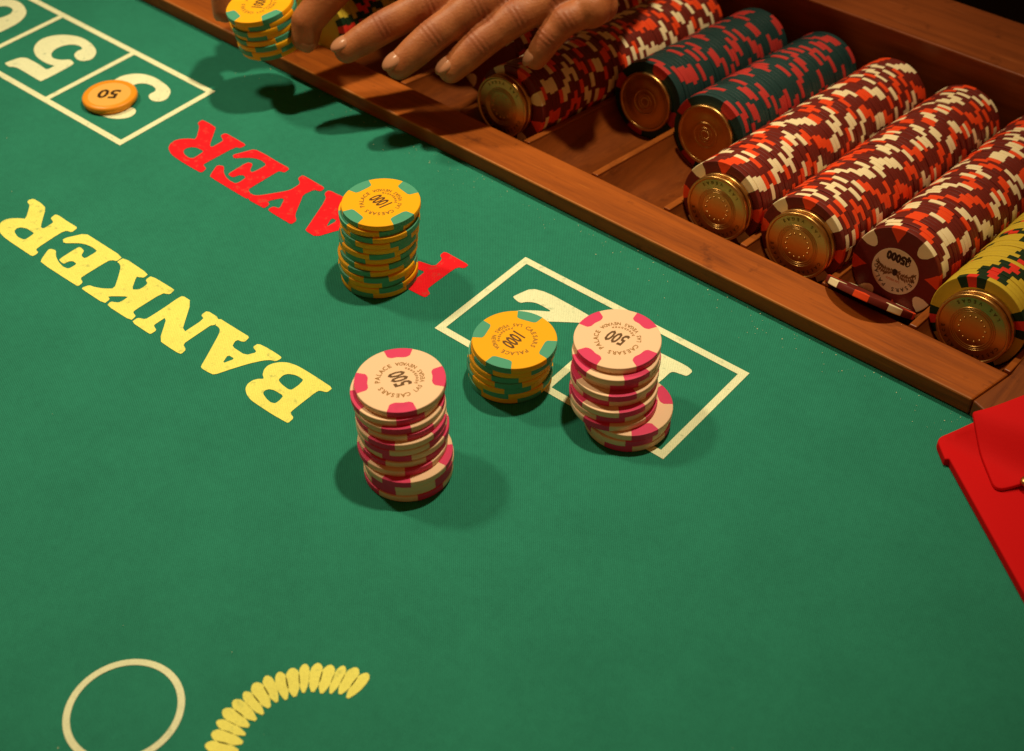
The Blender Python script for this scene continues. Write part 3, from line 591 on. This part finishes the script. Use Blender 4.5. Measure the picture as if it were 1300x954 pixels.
# brass tokens
def token_mesh(style):
    def ridge(r0, w, h, z0): return [(r0 - w * math.cos(t), z0 + h * math.sin(t)) for t in (0.0, 0.5, 1.05, 1.57, 2.09, 2.64, 3.14)]
    prof = [(0, 2.45), (8.3, 2.45)] + ridge(9.0, 0.32, 0.34, 2.45) + ridge(9.95, 0.32, 0.34, 2.45) + ridge(10.9, 0.32, 0.36, 2.45) + [(11.6, 2.42), (15.9, 2.36)] + ridge(17.0, 0.8, 0.7, 2.3) + [(17.85, 1.9), (17.8, 0.6), (17.5, 0.1), (0, 0)]
    if style == 'plain': prof = [(0, 2.2), (3.2, 2.2)] + ridge(4.2, 0.5, 0.4, 2.2) + [(5.6, 2.25)] + ridge(7.2, 0.6, 0.45, 2.25) + [(8.6, 2.3), (10.5, 2.1), (12.5, 1.85), (14.2, 1.9), (15.4, 2.2)] + ridge(16.7, 0.95, 0.75, 2.25) + [(17.75, 1.9), (17.75, 0.6), (17.4, 0.1), (0, 0)]
    v, f = lathe(prof, 96)
    me = mesh('brass_token', v, f, GOLD, None, True); me.set_sharp_from_angle(angle=math.radians(48)); return me
TOKENS = {'ringed': token_mesh('ringed'), 'plain': token_mesh('plain')}
def relief(style):
    g = Geo()
    def raised(s, size, r, mid, step, z, out):
        arc_text(g, s, size, r, mid, step, z, out, 1.0, 0.07, 1)
    if style == 'ringed':
        raised('CAESARS PALACE', 2.3, 13.4, math.pi / 2, D(11.0), 2.53, True)
        raised('LAS VEGAS', 2.3, 13.4, -math.pi / 2, D(11.0), 2.53, False)
    for k in range(14):
        a = 2 * math.pi * k / 14 + 0.2; r = 6.4 if style == 'ringed' else 2.6
        v, f = lathe([(0, 2.95), (0.4, 2.85), (0.7, 2.2)], 8); g.add([(x + r * math.cos(a), y + r * math.sin(a), z - (0.15 if style == 'plain' else 0)) for x, y, z in v], f, 0, True)
    return g.mesh('relief', [GOLD, TARNISH])
RELIEF = {'ringed': relief('ringed'), 'plain': relief('plain')}
def token(u, y, zoff, style, label, group, rot=math.pi, dx=0.0, tilt=(0, 0)):
    mw = roll_matrix(u, y, rot, zoff, dx, tilt)
    o = link('brass_token', TOKENS[style], None, mw); tag(o, label, 'brass token', group)
    link('relief', RELIEF[style], o, Matrix.Identity(4))
    return o

NTH = ['', 'first', 'second', 'third', 'fourth', 'fifth', 'sixth', 'seventh', 'eighth', 'ninth', 'tenth', 'eleventh', 'twelfth', 'thirteenth', 'fourteenth', 'fifteenth', 'sixteenth', 'seventeenth', 'eighteenth', 'nineteenth', 'twentieth']
JIT = {'maroon': 0.26, 'teal': 0.42, 'yellow': 0.13}
PHRASE = {
 'A': 'yellow roll behind the hand', 'B': 'half-hidden maroon roll by the fingers', 'C': 'maroon roll left of the teal rolls',
 'D': 'upper teal roll', 'E': 'lower teal roll', 'F': 'maroon roll right beside the teal rolls',
 'G': 'maroon roll flanked by maroon rolls', 'H': 'maroon roll showing a 5000 face', 'I': 'yellow roll at the right end'}
def roll(key, kind, y0, y1, coin_u=None, coin_z=None, style='ringed', rot0=0.0, seed=0, face_label=None, two=True):
    K = KIND[kind]; u = SLOTS[key]; r = random.Random(seed); y = y0; rot = rot0; k = 0
    grp = 'chips in the ' + PHRASE[key]
    step = (TH + 0.06) * math.cos(TAU)
    if coin_u is not None:
        ty = y0 - 3.3 if not two else y0 - 6.45
        token(coin_u, ty + 3.0, coin_z, style, 'brass token capping the front of the %s' % PHRASE[key], None)
        if two: token(coin_u + 0.6, ty + 6.1, coin_z + 0.7, style, 'brass token just behind the front token of the %s' % PHRASE[key], None)
    while y < y1:
        dz, dx = r.uniform(-0.1, 0.45), r.uniform(-0.4, 0.4)
        mw = roll_matrix(u, y + 3.2, rot, dz, dx)
        if k == 0:
            front = full_chip(K, mw, face_label or '%s chip facing out at the front of the %s' % (kind, PHRASE[key]))
        else:
            o = link(K['name'], K['me'], None, mw)
            left = int((y1 - y) / step + 0.999)
            if k <= 20: lab = '%s chip, %s behind the front face of the %s' % (kind, NTH[k], PHRASE[key])
            elif left <= 14: lab = '%s chip, %s from the back end of the %s' % (kind, NTH[left], PHRASE[key])
            else: lab = '%s chip on edge midway along the %s' % (kind, PHRASE[key])
            tag(o, lab, 'casino chip', grp)
        rot += r.gauss(0.0, JIT[kind]) if r.random() < 0.5 else r.uniform(-0.85, 0.85)
        y += step; k += 1
    return front
roll('A', 'yellow', 140.5, 330, None, None, rot0=D(20), seed=21)
roll('B', 'maroon', 188, 338, None, None, rot0=0.2, seed=22)
roll('C', 'maroon', 153.0, 339, -81.5, 0.6, 'ringed', D(75), 23)
roll('D', 'teal', 218.5, 339, -31.0, 0.0, 'plain', D(75), 24, two=False)
roll('E', 'teal', 210.5, 339, 16.2, 0.2, 'plain', D(62), 25, two=False)
roll('F', 'maroon', 150.5, 339, 65.2, 0.0, 'ringed', D(96), 26)
roll('G', 'maroon', 150.5, 340, 112.9, 0.0, 'ringed', D(92), 27)
h_front = roll('H', 'maroon', 160.5, 341, None, None, rot0=D(100), seed=28, face_label='maroon chip with a round cream inlay reading 5000 at the front of its roll')
roll('I', 'yellow', 149.0, 250, 207.6, -0.6, 'ringed', D(112), 29)
# inlay of the bare maroon face
g = Geo()
zf = TH + 0.05
v, f = lathe([(0, zf), (12.2, zf), (12.3, zf - 0.1), (0, zf - 0.2)], 56); g.add(v, f, 0)
q = math.pi
place_text(g, '$5000', 6.0, 0, -9.4 , 0, zf + 0.03, 0.82, 0.42, 0, 1)
arc_text(g, 'CAESARS PALACE', 2.9, 8.9, math.pi / 2, D(15), zf + 0.03, True, 1.0, 0.06, 1)
place_text(g, 'LAS VEGAS', 1.5, 0, 4.4, 0, zf + 0.03, 1.0, 0.03, 0, 2)
r_ = random.Random(3)
for sgn in (-1, 1):                                      # a spreading brown laurel emblem
    for k in range(9):
        x0 = sgn * (1.2 + k * 1.0); y0 = 0.6 + 1.4 * math.sin(k * 0.42) - k * 0.12
        for s2 in (-1, 1):
            a = math.pi / 2 * s2 + sgn * s2 * -0.5 + r_.uniform(-0.2, 0.2); l, w = r_.uniform(1.8, 3.4), 0.55
            c, s = math.cos(a), math.sin(a)
            g.add([(x0 + p * l * c - qq * w * s, y0 + p * l * s + qq * w * c, zf + 0.03) for p, qq in ((0, -0.4), (0.5, -1), (1, 0), (0.5, 1), (0, 0.4))], [(0, 1, 2, 3, 4)], 3)
g.add([(x * 1.3, y * 1.5 + 0.6, zf + 0.035) for x, y in ((-1, -1), (0.2, -1.4), (1, -0.8), (0.8, 0.9), (0, 1.3), (-0.9, 0.8))], [(0, 1, 2, 3, 4, 5)], 1)
inl = g.mesh('inlay', [INLAY, INK, INK_R, INK_B])
link('inlay', inl, h_front, Matrix.Rotation(math.pi - D(100), 4, 'Z'))
# the loose chip wedged between rail and roll
t = D(38.5); nrm = Vector((0, math.sin(t), math.cos(t))); dn = Vector((0, math.cos(t), -math.sin(t)))
m = Matrix(((1, dn.x, nrm.x), (0, dn.y, nrm.y), (0, dn.z, nrm.z))).to_4x4()
m.translation = (Vector((155.4, 143.9, 5.6))) * MM
full_chip(KIND['maroon'], m @ Matrix.Rotation(D(6), 4, 'Z'), 'loose maroon chip wedged on edge against the wooden rail before the printed face')

# ------------------------------------------------------------------ hands
def capsule_chain(bm, pts):
    """overlapping tapered tubes with ball joints: pts = (x, y, z, r)"""
    for (a, b) in zip(pts, pts[1:]):
        A, B = Vector(a[:3]), Vector(b[:3]); d = B - A; L = d.length
        if L < 1e-6: continue
        q = d.to_track_quat('Z', 'Y').to_matrix().to_4x4(); 
        r = bmesh.ops.create_cone(bm, cap_ends=True, segments=24, radius1=a[3], radius2=b[3], depth=L)
        bmesh.ops.transform(bm, matrix=Matrix.Translation((A + B) / 2) @ q, verts=r['verts'])
    for p in pts:
        r = bmesh.ops.create_uvsphere(bm, u_segments=24, v_segments=14, radius=p[3])
        bmesh.ops.translate(bm, verts=r['verts'], vec=Vector(p[:3]))
def hand_mesh(chains, name, joints=()):
    bm = bmesh.new()
    for c in chains: capsule_chain(bm, c)
    bmesh.ops.scale(bm, vec=(MM, MM, MM), verts=bm.verts)
    me = bpy.data.meshes.new(name); bm.to_mesh(me); bm.free()
    o = bpy.data.objects.new(name, me); COL.objects.link(o)
    rm = o.modifiers.new('r', 'REMESH'); rm.mode = 'VOXEL'; rm.voxel_size = 0.0009
    sm = o.modifiers.new('s', 'SMOOTH'); sm.factor = 0.5; sm.iterations = 9
    dg = bpy.context.evaluated_depsgraph_get()
    me2 = bpy.data.meshes.new_from_object(o.evaluated_get(dg)); me2.name = name
    bpy.data.objects.remove(o); bpy.data.meshes.remove(me)
    col = me2.attributes.new('joint', 'FLOAT', 'POINT'); vals = [0.0] * len(me2.vertices)
    co = [v.co.copy() for v in me2.vertices]; no = [v.normal.copy() for v in me2.vertices]
    for P, ax, rad in joints:                              # knuckle folds: shallow grooves across each joint, and its ruddier skin
        P = Vector(P) * MM; ax = Vector(ax).normalized()
        for i, c in enumerate(co):
            d = c - P
            if d.length_squared > (rad * 1.5 * MM) ** 2: continue
            q = d.dot(ax) / MM; n = no[i]
            if n.z < -0.2: continue
            k = math.exp(-(q / 3.4) ** 2)
            me2.vertices[i].co = me2.vertices[i].co - n * (0.34 * MM * k * (0.5 + 0.5 * math.cos(2 * math.pi * q / 2.9)))
            vals[i] = max(vals[i], math.exp(-(q / 6.0) ** 2))
    col.data.foreach_set('value', vals)
    me2.materials.clear(); me2.materials.append(SKIN)
    me2.polygons.foreach_set('use_smooth', [True] * len(me2.polygons))
    return me2
def finger(K, T, r0, r1, bend, up=Vector((0, 0, 1))):
    """knuckle K to tip T with the middle joints raised by bend"""
    K, T = Vector(K), Vector(T); d = T - K; L = d.length
    p1 = K + d * 0.46 + up * bend; p2 = K + d * 0.76 + up * bend * 0.75
    r = lambda q: r0 + (r1 - r0) * q
    m1 = K + (p1 - K) * 0.5; m2 = p1 + (p2 - p1) * 0.5
    return [(*K, r(0) * 1.04), (*m1, r(0.22) * 0.97), (*p1, r(0.46) * 1.04), (*m2, r(0.6) * 0.96), (*p2, r(0.76) * 1.02), (*(p2 + (T - p2) * 0.55), r(0.9)), (*T, r1 * 0.9)], p2, T
def nail(parent, p2, T, r1, up=Vector((0, 0, 1)), inv=None):
    d = (T - p2).normalized(); n = (up - d * up.dot(d)).normalized(); s = d.cross(n)
    c = T + d * (r1 * 0.05) + n * (r1 * 0.62)
    bm = bmesh.new(); bmesh.ops.create_uvsphere(bm, u_segments=20, v_segments=10, radius=1.0)
    M = Matrix(((s.x, d.x, n.x), (s.y, d.y, n.y), (s.z, d.z, n.z))).to_4x4()
    bmesh.ops.transform(bm, matrix=Matrix.Translation(c * MM) @ M @ Matrix.Diagonal((r1 * 0.66 * MM, r1 * 0.86 * MM, r1 * 0.34 * MM, 1)), verts=bm.verts)
    me = bpy.data.meshes.new('nail'); bm.to_mesh(me); bm.free(); me.materials.append(NAIL)
    me.polygons.foreach_set('use_smooth', [True] * len(me.polygons))
    link('nail', me, parent, inv)
def make_hand(base, chains, nails, label, sleeve, joints=()):
    h = empty('hand', base); tag(h, label, 'hand')
    inv = Matrix.Translation(-Vector(base) * MM)
    link('skin', hand_mesh(chains, 'skin', joints), h, inv)
    for p2, T, r1, up in nails: nail(h, p2, T, r1, up, inv)
    bm = bmesh.new()
    A, B = Vector(sleeve[0]), Vector(sleeve[1]); d = B - A
    q = d.to_track_quat('Z', 'Y').to_matrix().to_4x4()
    r = bmesh.ops.create_cone(bm, cap_ends=False, segments=32, radius1=sleeve[2] * MM, radius2=sleeve[3] * MM, depth=d.length * MM)
    bmesh.ops.transform(bm, matrix=Matrix.Translation((A + B) / 2 * MM) @ q, verts=r['verts'])
    me = bpy.data.meshes.new('sleeve'); bm.to_mesh(me); bm.free(); me.materials.append(SLEEVE)
    me.polygons.foreach_set('use_smooth', [True] * len(me.polygons))
    so = link('sleeve', me, h, inv); sm = so.modifiers.new('t', 'SOLIDIFY'); sm.thickness = 0.003
    return h
UPZ = Vector((0, 0, 1))
# hand reaching over the troughs
HB = Vector((33, -29, 27))
sh = lambda *P: [tuple(Vector(p) + HB) for p in P]
K1, K2, K3, K4 = sh((-138, 206, 52), (-118, 216, 56), (-99, 219, 52), (-83, 216, 46))
T1, T2, T3, T4 = sh((-188, 131, 21), (-155, 138, 20), (-132, 155, 18), (-99, 188, 22))
f1 = finger(K1, T1, 11.2, 8.4, 4.0); f2 = finger(K2, T2, 11.4, 8.6, 6.0); f3 = finger(K3, T3, 11.0, 8.2, 5.0); f4 = finger(K4, T4, 9.4, 7.0, 7.0)
Wr = sh((-132, 300, 74))[0]
ch = [f1[0], f2[0], f3[0], f4[0]]
for K, r, wo in ((K1, 11, -20), (K2, 12, -7), (K3, 12, 7), (K4, 11, 20)): ch.append([(*K, r), (Wr[0] + wo * 0.9, Wr[1] - 12, Wr[2] - 3, 15)])
for a, b in ((K1, K2), (K2, K3), (K3, K4)):
    ch.append([(a[0], a[1] + 8, a[2] - 2, 10), (b[0], b[1] + 8, b[2] - 2, 10)]); ch.append([(a[0] + 6, a[1] + 40, a[2] + 3, 12), (b[0] + 4, b[1] + 40, b[2] + 3, 12)])
ch.append([(*sh(p[:3])[0], p[3]) for p in ((-146, 285, 66, 14), (-164, 250, 50, 11.5), (-172, 222, 44, 9.8), (-183, 200, 42, 8.2))])     # thumb
ch.append([(*sh(p[:3])[0], p[3]) for p in ((-148, 292, 73, 17), (-116, 296, 73, 17))])
for q in (((-141, 302, 74, 20), (-146, 330, 84, 21), (-162, 430, 130, 26)), ((-123, 302, 74, 20), (-130, 330, 84, 21), (-148, 430, 130, 26))): ch.append([(*sh(p[:3])[0], p[3]) for p in q])
make_hand((-110, 190, 0), ch, [(f[1], f[2], r, UPZ) for f, r in ((f1, 8.4), (f2, 8.6), (f3, 8.2), (f4, 7.0))], 'hand with outstretched fingers reaching across the wooden tray rail', (tuple(Vector((-147, 380, 107)) + HB), tuple(Vector((-172, 560, 205)) + HB), 36, 44),
          [(f[0][j][:3], Vector(f[0][j + 1][:3]) - Vector(f[0][j - 1][:3]), f[0][j][3]) for f in (f1, f2, f3, f4) for j in (2, 4)])

# hand gripping a short stack of chips
GS = Vector((31.0, -20.0, 13.0)); HC = Vector((-246.5, 117.0, 19.0)) + GS
hr = random.Random(8)
for k in range(8):
    mw = Matrix.Translation((HC + Vector((0, 0, 13))) * MM) @ Matrix.Rotation(D(9), 4, Vector((0.8, -0.6, 0))) @ Matrix.Translation(Vector((hr.uniform(-.7, .7), hr.uniform(-.7, .7), k * (TH + 0.03) - 13)) * MM) @ Matrix.Identity(4)
    lab = 'orange chip, %s of the short stack gripped in fingers' % ('lowest' if k == 0 else 'topmost' if k == 7 else ORD[k] + ' from the bottom')
    chip_thing('orange_chip', ORANGE_BODY, GREEN_SPOT, mw, lab, 'casino chip', 'chips gripped in the hand', STAMP1000 if k == 7 else None, hr.uniform(0, 6), 2.0)
def arc_finger(pts, r0, r1):
    n = len(pts) - 1
    return [(p[0] + GS.x, p[1] + GS.y, p[2] + GS.z, r0 + (r1 - r0) * i / n) for i, p in enumerate(pts)]
th = arc_finger([(-196, 205, 92), (-200, 172, 76), (-211, 140, 56), (-219, 124, 40), (-219, 121, 31)], 12, 8.2)
i1 = arc_finger([(-226, 196, 100), (-252, 164, 94), (-279, 134, 76), (-279, 116, 50), (-275.5, 111, 33)], 10.5, 7.4)
i2 = arc_finger([(-236, 204, 100), (-266, 178, 92), (-285, 152, 72), (-282, 138, 48), (-273.0, 133, 34)], 10.5, 7.4)
i3 = arc_finger([(-240, 220, 98), (-270, 196, 88), (-282, 176, 68), (-275, 160, 46), (-262, 149, 34)], 10.0, 7.2)
i4 = arc_finger([(-238, 236, 95), (-262, 214, 86), (-270, 196, 68), (-262, 178, 50), (-252, 168, 42)], 9.0, 6.4)
W2 = (-180 + GS.x, 288 + GS.y, 112 + GS.z)
ch = [th, i1, i2, i3, i4]
for fgr in (i1, i2, i3, i4): ch.append([(*fgr[0][:3], 12), (W2[0] - 8, W2[1] - 8, W2[2], 17)])
for a, b in zip((i1, i2, i3), (i2, i3, i4)): ch.append([(*a[0][:3], 11), (*b[0][:3], 11)])
gs = lambda *P: [(p[0] + GS.x, p[1] + GS.y, p[2] + GS.z, p[3]) for p in P]
ch.append(gs((-196, 205, 92, 12.5), (-186, 250, 102, 16), (-180, 288, 112, 19)))
ch.append(gs((-190, 284, 112, 20), (-204, 320, 122, 21), (-256, 430, 160, 26))); ch.append(gs((-172, 288, 112, 20), (-188, 320, 122, 21), (-240, 430, 160, 26)))
nl = [(Vector(c[-2][:3]), Vector(c[-1][:3]), c[-1][3], up) for c, up in ((th, Vector((0.9, -0.4, 0.1))), (i1, Vector((-0.9, -0.5, 0.1))), (i2, Vector((-1, 0, 0.1))))]
make_hand((-235, 170, 0), ch, nl, 'hand at the top left gripping a short stack of orange chips', (tuple(Vector((-224, 380, 143)) + GS), tuple(Vector((-310, 560, 225)) + GS), 36, 46))

# ------------------------------------------------------------------ the red pouch
pouch = empty('red_pouch', (245, 70, 0)); tag(pouch, 'bright red leather pouch with a snap flap lying at the right edge against the tray', 'pouch')
PINV = Matrix.Translation(-Vector((245, 70, 0)) * MM)
def round_poly(P, rads, n=6):
    out = []
    for k in range(len(P)):
        p = Vector(P[k]); a = Vector(P[k - 1]); b = Vector(P[(k + 1) % len(P)]); r = rads[k]
        if r <= 0: out.append(tuple(p)); continue
        da = (a - p).normalized() * r; db = (b - p).normalized() * r
        for i in range(n + 1):
            t = i / n; q = (p + da) * (1 - t) ** 2 + p * 2 * t * (1 - t) + (p + db) * t * t
            out.append((q.x, q.y))
    return out
def inset(poly, d):
    n = len(poly); out = []
    for k in range(n):
        p = Vector(poly[k]); a = (p - Vector(poly[k - 1])).normalized(); b = (Vector(poly[(k + 1) % n]) - p).normalized()
        na, nb = Vector((-a.y, a.x)), Vector((-b.y, b.x)); m = na + nb
        m = m / max(0.4, m.dot(m)) * 2; out.append((p.x + m.x * d, p.y + m.y * d))
    return out
def densify(poly, step):
    out = []
    for a, b in zip(poly, poly[1:] + poly[:1]):
        L = math.dist(a, b); n = max(1, int(L / step))
        out += [(a[0] + (b[0] - a[0]) * i / n, a[1] + (b[1] - a[1]) * i / n) for i in range(n)]
    return out
def leather(name, poly, zf, th, r=1.1):
    """a soft-edged sheet: rounded rim rings round a cap that follows zf"""
    from mathutils.geometry import delaunay_2d_cdt
    if sum(a[0] * b[1] - b[0] * a[1] for a, b in zip(poly, poly[1:] + poly[:1])) < 0: poly = poly[::-1]
    poly = densify(poly, 1.6); n = len(poly); v, f = [], []
    rings = [(0.0, -th), (0.0, -r)] + [(r * (1 - math.cos(t)), -r * (1 - math.sin(t))) for t in (0.4, 0.8, 1.2)] + [(r, 0.0)]
    for d, dz in rings:
        q = inset(poly, d) if d else poly
        v += [(x, y, zf(*poly[i]) + dz) for i, (x, y) in enumerate(q)]
    for k in range(len(rings) - 1):
        for i in range(n): f.append((k * n + i, k * n + (i + 1) % n, (k + 1) * n + (i + 1) % n, (k + 1) * n + i))
    base = (len(rings) - 1) * n; cap = inset(poly, r); pts = [Vector(p) for p in cap]
    xs = [p[0] for p in cap]; ys = [p[1] for p in cap]; x = min(xs)
    tight = inset(poly, r + 1.2)
    def inside(px, py):
        c = False
        for (x1, y1), (x2, y2) in zip(tight, tight[1:] + tight[:1]):
            if (y1 > py) != (y2 > py) and px < (x2 - x1) * (py - y1) / (y2 - y1) + x1: c = not c
        return c
    while x < max(xs):
        y = min(ys)
        while y < max(ys):
            if inside(x, y): pts.append(Vector((x, y)))
            y += 2.6
        x += 2.6
    vo, eo, fo, ov, oe, of = delaunay_2d_cdt(pts, [(i, (i + 1) % n) for i in range(n)], [], 1, 1e-4)
    ids = {}
    for i, p in enumerate(vo):
        o = [q for q in ov[i] if q < n]
        if o: ids[i] = base + o[0]
        else: ids[i] = len(v); v.append((p.x, p.y, zf(p.x, p.y)))
    for t in fo:
        f.append(tuple(ids[i] for i in t))
    me = mesh(name, v, f, RED_LEATHER, None, True)
    bm = bmesh.new(); bm.from_mesh(me); bmesh.ops.recalc_face_normals(bm, faces=bm.faces); bm.to_mesh(me); bm.free()
    return link(name, me, pouch, PINV)
def sstep(a, b, x):
    t = max(0.0, min(1.0, (x - a) / (b - a))); return t * t * (3 - 2 * t)
E1 = Vector((0.762, -0.648)); E2 = Vector((0.648, 0.762))
p0 = Vector((223.0, 83.0))
Pb = [p0, Vector((232.2, 73.6)), Vector((233.6, 75.0)), p0 + E1 * 132 + E2 * 1.9, p0 + E1 * 130 + E2 * 120, p0 + E2 * 120]
body_z = lambda u, y: 4.2 + 8.2 * sstep(82, 100, y) 
leather('body', round_poly([tuple(p) for p in Pb], [4, 1.0, 0.7, 6, 6, 3.0]), body_z, 4.0, 0.8)
f0 = Vector((231.0, 97.5))
Pf = [f0, Vector((257.3, 69.3)), Vector((257.3, 69.3)) + Vector((0.60, 0.80)) * 95, f0 + E2 * 95]
def flap_z(u, y):
    d = (Vector((u, y)) - f0).dot(E2)
    return body_z(u, y) + 1.9 + 8.5 * sstep(0, 34, d)
flap = leather('flap', round_poly([tuple(p) for p in Pf], [1.2, 4.5, 3, 3]), flap_z, 1.5, 0.6)
b_ = Vector((266.2, 80.6)); z_ = flap_z(b_.x, b_.y)
v, f = lathe([(0, 1.6), (1.6, 1.5), (2.6, 1.0), (3.2, 0.3), (3.3, -0.4), (0, -0.5)], 32)
link('snap_button', mesh('snap_button', [(x + b_.x, y + b_.y, z + z_) for x, y, z in v], f, GOLD, None, True), flap, Matrix.Identity(4))

# ------------------------------------------------------------------ lint and glitter on the felt
lr = random.Random(4); g = Geo()
for k in range(260):
    u = lr.uniform(-250, 226); y = rail_front(u) - abs(lr.gauss(0, 9)) - 0.6
    if k % 8 == 0: u, y = lr.uniform(-420, 300), lr.uniform(-280, 105)
    a = lr.uniform(0, 6.28); s = lr.uniform(0.10, 0.30); h = 0.3 + lr.uniform(0, 0.15)
    g.add([(u + s * math.cos(a + q) * (1.4 if i % 2 else 0.7), y + s * math.sin(a + q), h + (0.2 if i == 0 else 0)) for i, q in enumerate((0, 2.1, 4.2))], [(0, 1, 2)], 0)
tag(link('lint', g.mesh('lint', [WHITE])), kind='stuff')

g = Geo()
for k in range(1500):
    u = lr.uniform(-300, 232); y = rail_front(u) - abs(lr.gauss(0, 0.9)) - 0.15; a = lr.uniform(0.3, 2.8); l = lr.uniform(0.5, 1.7); w = 0.07
    dx, dy, dz = l * math.cos(a) * 0.7, l * 0.25 * math.sin(a), l * lr.uniform(0.25, 0.8)
    g.add([(u - w, y, 0), (u + w, y, 0), (u + dx, y + dy, dz)], [(0, 1, 2)])
tag(link('felt_fuzz', g.mesh('felt_fuzz', [FELT])), kind='stuff')
